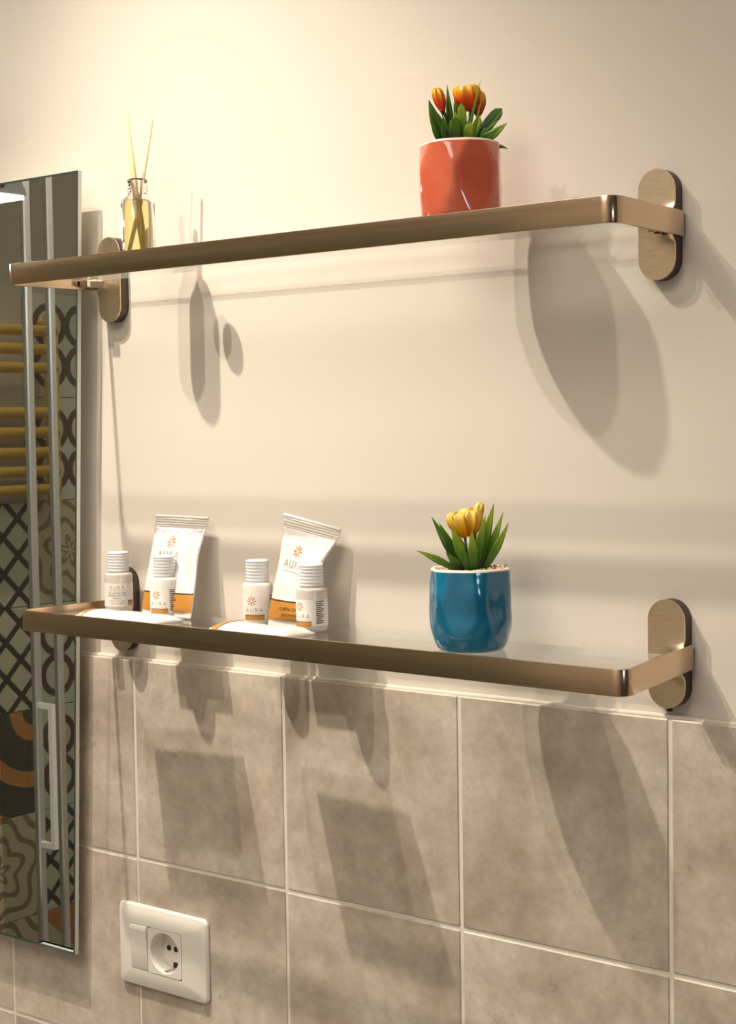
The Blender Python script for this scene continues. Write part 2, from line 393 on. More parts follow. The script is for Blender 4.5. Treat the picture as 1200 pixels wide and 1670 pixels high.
bm = bmesh.new(); lathe(bm, [(0, -0.05), (0.52, -0.045), (0.565, -0.03), (0.57, 0.0)], 40); obj('diffuser', bm, M_fill, t, smooth=True)
bm = bmesh.new(); lathe(bm, [(0.568, -0.012), (0.582, -0.012), (0.582, 0.0), (0.568, 0.0), (0.568, -0.012)], 40); obj('rim', bm, M_alu, t)
light('added_fill_area', 'AREA', (-0.1, -1.45, ZC - 0.055), FILL_W * 1.1, WARM, 1.10)

t = thing('added_shower_fill', 'small round ceiling lamp added to brighten the reflected shower, out of view', 'lamp', (-1.55, -0.95, ZC))  # unseen extra lamp, added to lift the shower seen in the mirror
bm = bmesh.new(); lathe(bm, [(0.028, -0.004), (0.045, -0.006), (0.048, 0.0), (0.028, 0.0), (0.028, -0.004)], 32); obj('trim_ring', bm, M_alu, t, smooth=True)
bm = bmesh.new(); lathe(bm, [(0, -0.002), (0.028, -0.002), (0.028, -0.0002), (0, -0.0002)], 24); obj('lens', bm, M_bulb, t)
sp = light('shower_fill_spot', 'SPOT', (-1.55, -0.95, ZC - 0.03), 60.0, WARM, 0.02, rot=(0, math.radians(-8), 0)); sp.data.spot_size = math.radians(70); sp.data.spot_blend = 0.8

# ------------------------------------------------------------ mirror
t = thing('wall_mirror', 'tall frameless rectangular mirror left of the shelves reflecting the shower', 'mirror', (0, 0, 0))
zt_, zb_, xt, xb, xl0 = 1.7510, 0.9838, -0.6117, -0.6439, -1.28
def slab(bm, y0, y1, ins=0.0, ins_l=0.0):
    v = []
    for y in (y0, y1):
        for (x, z_) in ((xl0 + ins, zb_ + ins), (xb - ins, zb_ + ins), (xt - ins, zt_ - ins), (xl0 + ins, zt_ - ins)): v.append(bm.verts.new((x, y, z_)))
    bm.faces.new((v[0], v[1], v[2], v[3])); bm.faces.new((v[7], v[6], v[5], v[4]))
    for i in range(4): bm.faces.new((v[i], v[i + 4], v[(i + 1) % 4 + 4], v[(i + 1) % 4]))
bm = bmesh.new(); slab(bm, -0.0258, -0.0212)
bm.normal_update()
bmesh.ops.recalc_face_normals(bm, faces=bm.faces)
for f in bm.faces: f.material_index = 0 if f.normal.y < -0.9 else 1
obj('mirror_glass', bm, [M_mirror, M_mirredge], t, recalc=False)
def strip(bm, pts, y0, y1):
    a = [bm.verts.new((x, y0, z_)) for x, z_ in pts]; b = [bm.verts.new((x, y1, z_)) for x, z_ in pts]
    bm.faces.new(a); bm.faces.new(b[::-1]); n = len(pts)
    for i in range(n): bm.faces.new((a[i], b[i], b[(i + 1) % n], a[(i + 1) % n]))
bm = bmesh.new()
strip(bm, [(xl0, zt_ - 0.0018), (xt, zt_ - 0.0018), (xt, zt_), (xl0, zt_)], -0.0264, -0.0258)
strip(bm, [(xl0, zb_), (xb, zb_), (xb, zb_ + 0.0018), (xl0, zb_ + 0.0018)], -0.0264, -0.0258)
strip(bm, [(xb - 0.0016, zb_ + 0.0018), (xb, zb_ + 0.0018), (xt, zt_ - 0.0018), (xt - 0.0016, zt_ - 0.0018)], -0.0264, -0.0258)
obj('bevel_line', bm, M_mirdark, t)
obj('mounting_frame', bbox_bm(xl0 + 0.03, xb - 0.012, -0.0212, -0.0002, zb_ + 0.03, zt_ - 0.03), M_alu, t)

# lamp over the mirror, partly seen in the mirror
t = thing('mirror_lamp', 'grey lamp with white lit underside above the mirror', 'lamp', (0, 0, 0))
lx1 = -0.874
bm = bmesh.new()      # half-round housing, axis along x
prof = [(-0.18, 1.768)] + [(-0.10 - 0.08 * math.cos(a), 1.768 + 0.035 * math.sin(a)) for a in [PI * k / 14 for k in range(1, 14)]] + [(-0.02, 1.768)]
A = [bm.verts.new((-1.35, y, z_)) for y, z_ in prof]; B = [bm.verts.new((lx1, y, z_)) for y, z_ in prof]
bm.faces.new(A); bm.faces.new(B[::-1])
for i in range(len(prof)):
    j = (i + 1) % len(prof); bm.faces.new((A[i], B[i], B[j], A[j]))
obj('housing', bm, M_greym, t, angle=40)
obj('diffuser', bbox_bm(-1.345, lx1 + 0.001, -0.176, -0.03, 1.7635, 1.7682, 0.001, 1), M_diff, t)
obj('wall_bracket', bbox_bm(-1.15, -1.05, -0.03, -0.0005, 1.765, 1.80, 0.002, 1), M_greym, t)
bm = bmesh.new(); lathe(bm, [(0, 0.0), (0.003, 0.0), (0.003, 0.002), (0, 0.002)], 12)
for v in bm.verts: v.co = Vector((lx1 + v.co.z, -0.145 + v.co.x, 1.777 + v.co.y))
obj('end_screw', bm, M_dark, t)
light('mirror_lamp_uplight', 'AREA', (-1.10, -0.10, 1.812), MIRROR_LAMP_W * 4.5, (1.0, 0.90, 0.74), 0.42, 0.06, (PI, 0, 0))
obj('top_slot', bbox_bm(-1.31, -0.89, -0.13, -0.07, 1.8015, 1.8055, 0.001, 1), M_diff, t)
light('mirror_lamp_light', 'AREA', (-1.10, -0.10, 1.762), MIRROR_LAMP_W, (1.0, 0.93, 0.82), 0.42, 0.12)

# washbasin below the mirror with a soap dish
t = thing('washbasin', 'white rectangular ceramic washbasin standing under the mirror', 'washbasin', (0, 0, 0))
bm = bmesh.new(); box(bm, -1.36, -0.84, -0.44, -0.012, 0.64, 0.76)
top = [f for f in bm.faces if f.calc_center_median().z > 0.759]
r = bmesh.ops.inset_region(bm, faces=top, thickness=0.02); 
bmesh.ops.translate(bm, verts=list({v for f in top for v in f.verts}), vec=(0, 0, -0.09))
bmesh.ops.bevel(bm, geom=list(bm.edges), offset=0.006, segments=2, affect='EDGES', profile=0.5)
obj('bowl', bm, M_ceram, t, angle=50)
obj('pedestal', bbox_bm(-1.22, -1.00, -0.34, -0.012, 0.0, 0.64, 0.02, 3), M_ceram, t, angle=50)

t = thing('soap_dish', 'flat-topped white ceramic soap dish on the washbasin, reflected at the mirror foot', 'soap dish', (-0.9650, -0.2655, 0.7605))
bm = bmesh.new(); box(bm, -0.0335, 0.0335, -0.0145, 0.0145, 0, 0.1075)
top = [f for f in bm.faces if f.calc_center_median().z > 0.107]
bmesh.ops.inset_region(bm, faces=top, thickness=0.004); bmesh.ops.translate(bm, verts=list({v for f in top for v in f.verts}), vec=(0, 0, -0.002))
obj('dish_body', bm, M_ceram, t)
obj('foot', bbox_bm(-0.03, 0.03, -0.012, 0.012, -0.0004, 0.0), M_ceram, t)
# ------------------------------------------------------------ shower screen and towel rail (in the mirror)
t = thing('shower_screen', 'clear glass shower screen with two pale vertical profiles', 'shower screen', (-1.35, 0, 0))
obj('glass_panel', bbox_bm(-0.003, 0.003, -2.25, -0.5, 0.05, 2.05), M_shower, t)
obj('profile', bbox_bm(-0.006, 0.006, -0.5765, -0.5635, 0.02, 2.08, 0.002, 1), M_alu, t)
obj('profile', bbox_bm(-0.006, 0.006, -0.6205, -0.6085, 0.02, 2.08, 0.002, 1), M_alu, t)
bm = bmesh.new(); box(bm, 0.030, 0.038, -0.573, -0.565, 0.875, 1.095)
box(bm, 0.003, 0.030, -0.573, -0.565, 0.875, 0.883); box(bm, 0.003, 0.030, -0.573, -0.565, 1.087, 1.095)
obj('door_handle', bm, M_ceram, t)
obj('threshold', bbox_bm(-0.03, 0.03, -2.28, -0.45, 0.0, 0.05, 0.004, 1), M_ceram, t)
t = thing('towel_radiator', 'golden tubular towel radiator on the left wall behind the shower screen', 'radiator', (XL, -1.2, 0))
obj('post', bbox_bm(0.03, 0.055, 0.145, 0.165, 1.36, 1.73, 0.003, 1), M_brass, t); obj('post', bbox_bm(0.03, 0.055, 0.63, 0.655, 1.36, 1.73, 0.003, 1), M_brass, t)
for z_ in (1.395, 1.43, 1.465, 1.503, 1.54, 1.625, 1.66, 1.695):
    bm = bmesh.new(); tube(bm, [(0.048, 0.15, z_), (0.048, 0.65, z_)], 0.0105, 12); obj('rail_tube', bm, M_brass, t, smooth=True)
for (y_, z_) in ((0.155, 1.40), (0.155, 1.71), (0.642, 1.40), (0.642, 1.71)):
    bm = bmesh.new(); tube(bm, [(0.0, y_, z_), (0.035, y_, z_)], 0.008, 10); obj('wall_mount', bm, M_brass, t)

# ------------------------------------------------------------ shelves
D, BH, RC, BR, HW, SP = 0.115, 0.0188, 0.0108, 0.0155, 0.295, 0.0074
def band_path(off):
    """2D outline of the rail offset inwards by off, from back-left round the front to back-right"""
    eR = HW + BR + 0.003; fR = eR + SP; R = RC
    half = []
    half.append((eR - off, -0.0035))
    half.append((eR + SP * 0.85 - off, -D + R + 0.012))
    cx, cy = fR - R, -D + R
    for k in range(0, 9):
        a = -k / 8 * PI / 2
        half.append((cx + (R - off) * math.cos(a), cy + (R - off) * math.sin(a)))
    right = half; left = [(-x, y) for x, y in half]
    front = [(x, -D + off) for x in (0.2, 0.1, 0.0, -0.1, -0.2)]
    return left + [(x, y) for x, y in front[::-1]] + right[::-1]
def make_shelf(label, xc, ztop, dzf, brz):
    t = thing('glass_shelf', label, 'shelf', (xc, 0, ztop), group='wall shelves with steel rails')
    bm = bmesh.new(); outer, inner = band_path(0), band_path(0.003)
    n = len(outer); V = []
    for (o_, i_) in zip(outer, inner):
        V.append([bm.verts.new((o_[0], o_[1], dzf(*o_))), bm.verts.new((i_[0], i_[1], dzf(*o_))),
                  bm.verts.new((i_[0], i_[1], dzf(*o_) - BH)), bm.verts.new((o_[0], o_[1], dzf(*o_) - BH))])
    for a, b in zip(V[:-1], V[1:]):
        for k in range(4): bm.faces.new((a[k], b[k], b[(k + 1) % 4], a[(k + 1) % 4]))
    bm.faces.new(V[0]); bm.faces.new(V[-1][::-1])
    bmesh.ops.recalc_face_normals(bm, faces=bm.faces)
    long_e = [e for e in bm.edges if abs(e.verts[0].co.z - e.verts[1].co.z) < 0.003 and e.calc_length() > 0.0007 and not e.is_boundary and e.calc_face_angle(0) > 1.0 and abs((e.verts[0].co - e.verts[1].co).length) != 0.003]
    bmesh.ops.bevel(bm, geom=long_e, offset=0.0005, segments=2, affect='EDGES', profile=0.5)
    rail = obj('rail', bm, M_steel, t, angle=35)
    # glass panel
    g = 0.0034
    path = [(x, y) for x, y in band_path(g) if y < -0.016]
    xb_ = HW + BR + 0.003 - g + 0.0006; path = [(-xb_, -0.0146)] + path + [(xb_, -0.0146)]
    bm = bmesh.new(); a = [bm.verts.new((x, y, -0.0047)) for x, y in path]; b = [bm.verts.new((x, y, -0.0100)) for x, y in path]
    bm.faces.new(a); bm.faces.new(b[::-1]); n = len(path)
    for i in range(n):
        f = bm.faces.new((a[i], b[i], b[(i + 1) % n], a[(i + 1) % n])); f.material_index = 1
    obj('glass_panel', bm, [M_glass, M_gedge], t)
    # brackets
    for sgn in (-1, 1):
        bm = bmesh.new(); NA, NRr = 40, 7; HB = 0.0405; TH = 0.011
        def ysurf(x, z_):
            u = max(0.0, min(1.0, (sgn * x + 0.25 * BR) / (1.25 * BR)))
            d = max(0.0, abs(z_ + brz) - 0.0070)
            f = math.exp(-(d / 0.0045) ** 2)
            return -(TH + 0.006 * (u ** 2.0) * f)
        nz, nx = 56, 14
        grid = []
        for iz in range(nz + 1):
            zz = -HB * math.cos(PI * iz / nz)
            # half width of capsule at zz
            e = max(0.0, abs(zz) - (HB - BR)); w = math.sqrt(max(0.0, BR * BR - e * e))
            if iz in (0, nz): w = 0.0012
            row = []
            for ix in range(nx + 1):
                xx = w * math.sin(PI / 2 * (2 * ix / nx - 1))
                edge = 0.0009 if ix in (0, nx) or iz in (0, nz) else 0.0
                row.append(bm.verts.new((xx, ysurf(xx, zz) + edge, zz)))
            grid.append(row)
        for a, b in zip(grid[:-1], grid[1:]):
            for i in range(nx): bm.faces.new((a[i], a[i + 1], b[i + 1], b[i]))
        rim_ = grid[0] + [r[-1] for r in grid[1:-1]] + grid[-1][::-1] + [r[0] for r in grid[1:-1]][::-1]
        back = [bm.verts.new((v.co.x * 1.0, -0.0002, v.co.z)) for v in rim_]
        for i in range(len(rim_)):
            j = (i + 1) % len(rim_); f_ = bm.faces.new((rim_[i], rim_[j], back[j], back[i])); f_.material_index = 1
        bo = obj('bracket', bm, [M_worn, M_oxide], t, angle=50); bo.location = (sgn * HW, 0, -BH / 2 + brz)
        xi = sgn * (HW + BR + 0.0002)
        x0, x1 = sorted((xi, xi - sgn * 0.010))
        bm = bbox_bm(x0, x1, -0.034, -0.012, -0.0175, -0.0102, 0.0008, 2); cl = obj('glass_clip', bm, M_chrome, t)
        for sy_ in (-0.029, -0.018):
            bm = bmesh.new(); lathe(bm, [(0, -0.0182), (0.0022, -0.0182), (0.0025, -0.0176), (0.0025, -0.0170)], 12, (x0 + x1) / 2, sy_); obj('screw', bm, M_dark, cl)
    if brz == 0.0: return t
    bm = bmesh.new(); lathe(bm, [(0, 0), (0.0022, 0), (0.0022, 0.003), (0, 0.003)], 10, HW, -0.006)
    for v in bm.verts: v.co.z += -BH / 2 + brz - 0.0405 - 0.0028
    obj('set_screw', bm, M_dark, t)
    return t
Z1, Z2 = 1.6557, 1.3352
make_shelf('upper glass shelf with brushed steel rail holding the coral pot', -0.2934, Z1, lambda x, y: 0.0, 0.0)
def dz2(x, y):
    f = (-y) / D       # 0 wall, 1 front
    return (1 - f) * 0.0032 + f * (-0.0078 * x)
make_shelf('lower glass shelf with brushed steel rail holding the blue pot', -0.2876, Z2, dz2, 0.0044)
G1, G2 = Z1 - 0.0047, Z2 - 0.0047

# ------------------------------------------------------------ potted plants
def make_pot(t, glaze_m, facets, seed, prof, power, zs, rimh):
    """faceted glazed pot: the outline is cut by flat facets around it"""
    rr = random.Random(seed)
    def rad(th, z_):
        # smooth-min over facet planes and lathe profile
        base = None
        for (z0, r0), (z1, r1) in zip(prof[:-1], prof[1:]):
            if z0 <= z_ <= z1: base = r0 + (r1 - r0) * (z_ - z0) / max(1e-9, z1 - z0)
        if base is None: base = prof[-1][1]
        s = base ** (-power)
        for (ph, tilt, zc, d) in facets:
            c = math.cos(th - ph) * math.cos(tilt)
            if c > 0.2:
                r_ = (d - math.sin(tilt) * (z_ - zc)) / c
                if r_ > 0.005: s += r_ ** (-power)
        q_ = Vector((math.cos(th) * 1.5, math.sin(th) * 1.5, z_ * 55 + seed))
        return s ** (-1 / power) * (1 + (0.030 if rimh else 0.008) * (noise.noise(q_) - 0.15) * min(1, z_ / 0.01, max(0.0, (prof[-1][0] - z_) / 0.008)))
    bm = bmesh.new(); seg, nz = 96, 44; H = prof[-1][0]; rings = []
    for iz in range(nz + 1):
        z_ = H * iz / nz
        rings.append([bm.verts.new((rad(2 * PI * k / seg, z_) * math.cos(2 * PI * k / seg), rad(2 * PI * k / seg, z_) * math.sin(2 * PI * k / seg), z_)) for k in range(seg)])
    for a, b in zip(rings[:-1], rings[1:]):
        for k in range(seg): bm.faces.new((a[k], a[(k + 1) % seg], b[(k + 1) % seg], b[k]))
    c = bm.verts.new((0, 0, 0.0006))
    for k in range(seg): bm.faces.new((c, rings[0][(k + 1) % seg], rings[0][k]))
    obj('pot', bm, glaze_m, t, smooth=True)
    bm = bmesh.new(); prev = None
    sec = [(0.0, 0.0), (-0.0003, 0.0012), (-0.0014, 0.0018), (-0.0030, 0.0014), (-0.0036, -0.001), (-0.0042, -0.0045)]
    R_ = []
    for (dr, dz_) in sec:
        R_.append([bm.verts.new(((rad(2 * PI * k / seg, H) + dr) * math.cos(2 * PI * k / seg), (rad(2 * PI * k / seg, H) + dr) * math.sin(2 * PI * k / seg), H + dz_)) for k in range(seg)])
    for a, b in zip(R_[:-1], R_[1:]):
        for k in range(seg): bm.faces.new((a[k], a[(k + 1) % seg], b[(k + 1) % seg], b[k]))
    obj('pot_rim', bm, M_rim, t, smooth=True)
    # gravel: stuff
    bm = bmesh.new(); lathe(bm, [(0.0280, H - 0.004), (0.02, H - 0.002), (0, H - 0.001)], 32)
    for i in range(330):
        a = rr.uniform(0, 2 * PI); r_ = 0.0272 * math.sqrt(rr.random()); s_ = rr.uniform(0.0008, 0.0017)
        hz = H - 0.0018 + (0.0035 if rimh else 0.0) * max(0, math.cos(a - 0.6)) * r_ / 0.028
        mtx = Matrix.Translation((r_ * math.cos(a), r_ * math.sin(a), hz + rr.uniform(0, 0.0012))) @ Matrix.Rotation(rr.uniform(0, 3), 4, (rr.random(), rr.random(), rr.random() + 0.1)) @ Matrix.Diagonal((s_, s_ * 0.8, s_ * 0.7, 1))
        bmesh.ops.create_icosphere(bm, subdivisions=1, radius=1, matrix=mtx)
    obj('gravel', bm, M_peb, t, kind='stuff')
    return H
HR = Vector((RT.x, RT.y, 0)).normalized(); HF = Vector((-HR.y, HR.x, 0)); HZ = Vector((0, 0, 1))   # right / away / up around the plants
def W3(u, w, v): return HR * u + HF * w + HZ * v
def blade(bm, base, tip, width, bend=(0, 0, 0), cup=0.25, round_=False, facing=None, n=9):
    """one leaf or petal: pointed or rounded blade with a folded midrib; UV.y runs from base to tip"""
    uvl = bm.loops.layers.uv.verify()
    b0, t0 = Vector(base), Vector(tip); mid = (b0 + t0) / 2 + Vector(bend)
    rows = []
    fc = facing if facing is not None else -HF
    for i in range(n + 1):
        s = i / n; p = b0 * (1 - s) ** 2 + mid * 2 * s * (1 - s) + t0 * s * s
        d = ((mid - b0) * (1 - s) + (t0 - mid) * s).normalized()
        side = d.cross(fc); side = side.normalized() if side.length > 1e-4 else HR.copy()
        nrm = side.cross(d).normalized()
        if round_: w = width / 2 * min(1, (0.45 + 1.2 * s)) * math.sqrt(max(0.0, 1 - max(0, (s - 0.70) / 0.30) ** 2.2))
        else: w = width / 2 * (0.55 + 0.9 * s if s < 0.5 else 1.0 * (1 - ((s - 0.5) / 0.5) ** 1.35))
        w = max(w, width * 0.012)
        rows.append([p + side * w * k + nrm * (abs(k) * cup * w) for k in (-1, -0.5, 0, 0.5, 1)])
    th = 0.00035
    F = [[bm.verts.new(q) for q in r] for r in rows]
    Bk = []
    for i, r in enumerate(rows):
        d = (rows[min(i + 1, n)][2] - rows[max(i - 1, 0)][2]).normalized(); side = (r[4] - r[0]).normalized(); nn = side.cross(d).normalized()
        Bk.append([bm.verts.new(q - nn * th * (0 if k in (0, 4) else 1)) for k, q in enumerate(r)])
    def face(vs, ss):
        f = bm.faces.new(vs); f.smooth = True
        for l, s_ in zip(f.loops, ss): l[uvl].uv = (0.5, s_)
    for G_ in (F, Bk):
        for i in range(n):
            for k in range(4):
                q = (G_[i][k], G_[i][k + 1], G_[i + 1][k + 1], G_[i + 1][k]); ss = (i / n, i / n, (i + 1) / n, (i + 1) / n)
                face(q if G_ is F else q[::-1], ss if G_ is F else ss[::-1])
    bmesh.ops.remove_doubles(bm, verts=[v for r in (F + Bk) for v in (r[0], r[4])], dist=0.00001)
S = 1 / 6 / 2135.0
def plant(t, leaves, flowers, cx, cy, H, lm, ll):
    for (bx, by, tx, ty, w, dpt, bend, rd, lt) in leaves:
        b = W3((bx - cx) * S * 0.8, 0.002 + dpt * 0.3, H - 0.003 + (cy - by) * S * 0.0)
        tp = W3((tx - cx) * S, dpt, H + (cy - ty) * S)
        bm = bmesh.new(); blade(bm, b, tp, w * S, W3(bend[0] * S, 0, bend[1] * S), 0.3, rd)
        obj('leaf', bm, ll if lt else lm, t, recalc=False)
    for (bx, by, tx, ty, w, hgt, dpt, mt, open_) in flowers:
        c = W3((bx - cx) * S, dpt, H + (cy - by) * S)
        bm = bmesh.new(); tube(bm, [W3((bx - cx) * S * 0.5, dpt * 0.5, H - 0.003), (c + W3((bx - cx) * S * 0.4, dpt * 0.4, H - 0.003)) / 2 + W3(0, 0, 0.002), c], 0.0011, 8)
        st = obj('stem', bm, ll, t, smooth=True)
        ax = W3((tx - bx) * S, 0, (by - ty) * S)
        bm = bmesh.new(); tube(bm, [c - ax * 0.03, c + ax * 0.10], [0.0018, 0.0026], 8)
        fl = obj('flower', bm, mt, t, smooth=True)
        k = 0; NP = 6
        for layer in (0, 1):
            for i in range(NP // 2):
                a = 2 * PI * (i + layer * 0.5) / (NP // 2) + 0.5
                d = HR * math.cos(a) + HF * math.sin(a)
                R_ = w * S / 2
                bm = bmesh.new()
                blade(bm, c + d * R_ * 0.22, c + ax * (1.0 if layer else 0.93) + d * R_ * open_, R_ * 1.35, d * R_ * 0.85 + ax * 0.05, 0.5, True, facing=d)
                obj('petal', bm, mt, fl, recalc=False)
def facet_rows(spec, seed):
    rr = random.Random(seed); out = []
    for (zc, n, off, tilt, d) in spec:
        for k in range(n):
            out.append((off + 2 * PI * k / n + rr.uniform(-0.08, 0.08), tilt + rr.uniform(-0.05, 0.05), zc, d + rr.uniform(-0.0006, 0.0006)))
    return out
t = thing('potted_plant', 'coral pot of orange tulip-like flowers standing on the upper shelf', 'plant', (-0.138, -0.0605, G1), group=None)
az = math.atan2(CAM.y + 0.06, CAM.x + 0.138)
fs = facet_rows([(0.030, 6, az + 0.42, 0.0, 0.0308), (0.052, 6, az + 0.42 + PI / 6, 0.22, 0.0312), (0.012, 6, az + 0.42 + PI / 6, -0.24, 0.0298)], 3)
H = make_pot(t, M_coral, fs, 5, [(0, 0.0255), (0.003, 0.0285), (0.010, 0.0312), (0.025, 0.0335), (0.05, 0.0345), (0.0585, 0.0341), (0.0612, 0.0328), (0.0625, 0.0312)], 60, None, 0)
lv = [ (400, 715, 250, 292, 120, -0.006, (-30, 10), False, 0), (340, 715, 257, 468, 55, -0.008, (-10, 0), False, 0),
       (470, 700, 437, 120, 74, 0.006, (-6, 0), False, 0), (590, 690, 490, 165, 66, 0.004, (25, 40), False, 0),
       (520, 700, 500, 488, 125, -0.016, (-20, 30), True, 0), (600, 700, 560, 338, 85, -0.010, (0, 20), True, 1),
       (640, 700, 640, 545, 95, -0.020, (-10, 20), True, 1), (690, 690, 970, 362, 115, 0.004, (10, 60), True, 0),
       (740, 700, 1003, 537, 95, -0.010, (30, 30), False, 1), (820, 715, 1015, 775, 45, -0.004, (40, 50), False, 0),
       (700, 690, 960, 478, 22, -0.006, (-20, 50), False, 1), (430, 700, 290, 395, 60, -0.013, (10, 60), False, 0),
       (660, 690, 745, 455, 85, -0.004, (0, 10), True, 1), (480, 690, 330, 290, 60, 0.0, (30, 60), False, 0),
       (520, 700, 505, 405, 60, -0.004, (0, 0), True, 1), (760, 700, 830, 560, 80, -0.002, (0, 10), True, 0),
       (640, 700, 755, 112, 30, -0.012, (-40, -30), False, 1), (700, 690, 775, 265, 20, -0.016, (-30, 0), False, 1),
       (560, 700, 500, 290, 60, 0.008, (0, 0), False, 0), (440, 705, 380, 480, 110, -0.010, (-10, 10), False, 0),
       (700, 705, 900, 600, 80, -0.012, (20, 20), False, 0), (600, 705, 590, 480, 100, 0.004, (0, 0), True, 0)]
fl = [(385, 400, 325, 165, 100, 0, -0.002, M_orange, 0.35), (660, 385, 610, 140, 190, 0, 0.000, M_orange, 0.75), (735, 430, 735, 190, 120, 0, 0.003, M_orange, 0.45)]
plant(t, lv, fl, 558, 720, H + 0.001, M_leafd, M_leafl)
t = thing('potted_plant', 'teal-blue pot of yellow flowers standing on the lower shelf', 'plant', (-0.1285, -0.0680, G2))
az = math.atan2(CAM.y + 0.068, CAM.x + 0.1265)
fs = facet_rows([(0.050, 7, az + 0.25, 0.10, 0.0316), (0.031, 6, az + 0.72, 0.06, 0.0300), (0.012, 6, az + 0.2, -0.22, 0.0285)], 9)
H = make_pot(t, M_blue, fs, 11, [(0, 0.0235), (0.002, 0.0262), (0.008, 0.0288), (0.022, 0.0325), (0.036, 0.0338), (0.05, 0.0336), (0.0590, 0.0332), (0.0610, 0.0320)], 60, None, 1)
lv = [ (560, 700, 275, 208, 92, 0.004, (10, -10), False, 0), (520, 715, 118, 528, 75, -0.008, (10, 25), False, 1),
       (560, 700, 405, 545, 70, -0.006, (-10, 10), False, 0), (640, 700, 458, 290, 120, -0.010, (0, -10), False, 1),
       (690, 700, 655, 330, 105, -0.014, (0, 0), False, 1), (740, 680, 890, 82, 105, 0.002, (-10, -10), False, 1),
       (800, 650, 985, 168, 80, 0.006, (0, -10), False, 1), (800, 690, 1025, 268, 85, -0.004, (10, -20), False, 1),
       (700, 690, 800, 200, 95, -0.004, (-10, 0), False, 1), (600, 700, 480, 385, 85, 0.002, (0, 10), False, 0),
       (560, 715, 425, 570, 100, -0.010, (-10, 10), False, 0), (630, 700, 560, 420, 100, 0.004, (0, 0), False, 0), (720, 700, 760, 360, 90, 0.006, (0, 0), False, 0),
       (590, 700, 350, 270, 80, 0.008, (10, -10), False, 0)]
fl = [(600, 410, 515, 165, 175, 0, 0.001, M_yellow, 0.62), (660, 400, 660, 130, 175, 0, 0.004, M_yellow, 0.7), (710, 330, 760, 75, 80, 0, 0.006, M_yellow, 0.45)]
plant(t, lv, fl, 648, 720, H + 0.001, M_leafd, M_leafl)

# ------------------------------------------------------------ reed diffuser
BX, BY = -0.4985, -0.056
t = thing('reed_diffuser', 'small clear glass bottle of amber oil with thin reeds on the upper shelf', 'diffuser', (BX, BY, G1))
bm = bmesh.new()
outer = [(0, 0.0002), (0.0125, 0.0002), (0.0150, 0.0015), (0.0153, 0.004), (0.0153, 0.0540), (0.0146, 0.0575), (0.0120, 0.0600), (0.0092, 0.0615),
         (0.0085, 0.0635), (0.0085, 0.0650), (0.0097, 0.0660), (0.0085, 0.0672), (0.0085, 0.0690), (0.0097, 0.0700), (0.0085, 0.0712), (0.0085, 0.0728), (0.0095, 0.0738), (0.0088, 0.0755), (0.0083, 0.0762)]
inner = [(0.0066, 0.0762), (0.0064, 0.0640), (0.0085, 0.0600), (0.0112, 0.0580), (0.0131, 0.0545), (0.0133, 0.0060), (0.0122, 0.0045), (0, 0.0040)]
lathe(bm, outer + inner, 48)
obj('bottle', bm, M_bglass, t, smooth=True)
bm = bmesh.new(); lathe(bm, [(0, 0.0042), (0.0120, 0.0046), (0.0131, 0.0062), (0.01295, 0.0548), (0.0110, 0.0570), (0, 0.0570)], 48)
obj('oil', bm, M_oil, t, smooth=False, angle=50)
def reed(x0, y0, x1, y1, z1, r=0.00105):
    bm = bmesh.new(); tube(bm, [(x0, y0, 0.0065), (x1 - BX, y1 - BY, z1 - G1)], r, 10); obj('reed', bm, M_reed, t, smooth=True)
reed(0.0068, 0.001, -0.5075, -0.059, 1.7845, 0.0020)
reed(0.0058, -0.001, -0.5105, -0.0600, 1.7825, 0.0012)
reed(-0.0075, -0.002, -0.4920, -0.0420, 1.7815, 0.0013)

t = thing('bottle_cap', 'small round cap behind the upper rail, right of the diffuser, casting an oval shadow', 'cap', (-0.459, -0.041, G1))
bm = bmesh.new(); lathe(bm, [(0, 0.0001), (0.0098, 0.0001), (0.0102, 0.0010), (0.0102, 0.0052), (0.0094, 0.0060), (0, 0.0060)], 36); obj('cap_shell', bm, M_greym, t, angle=40)
bm = bmesh.new(); lathe(bm, [(0, 0.0060), (0.0060, 0.0060), (0.0060, 0.0064), (0, 0.0064)], 24); obj('cap_top', bm, M_greym, t, angle=40)

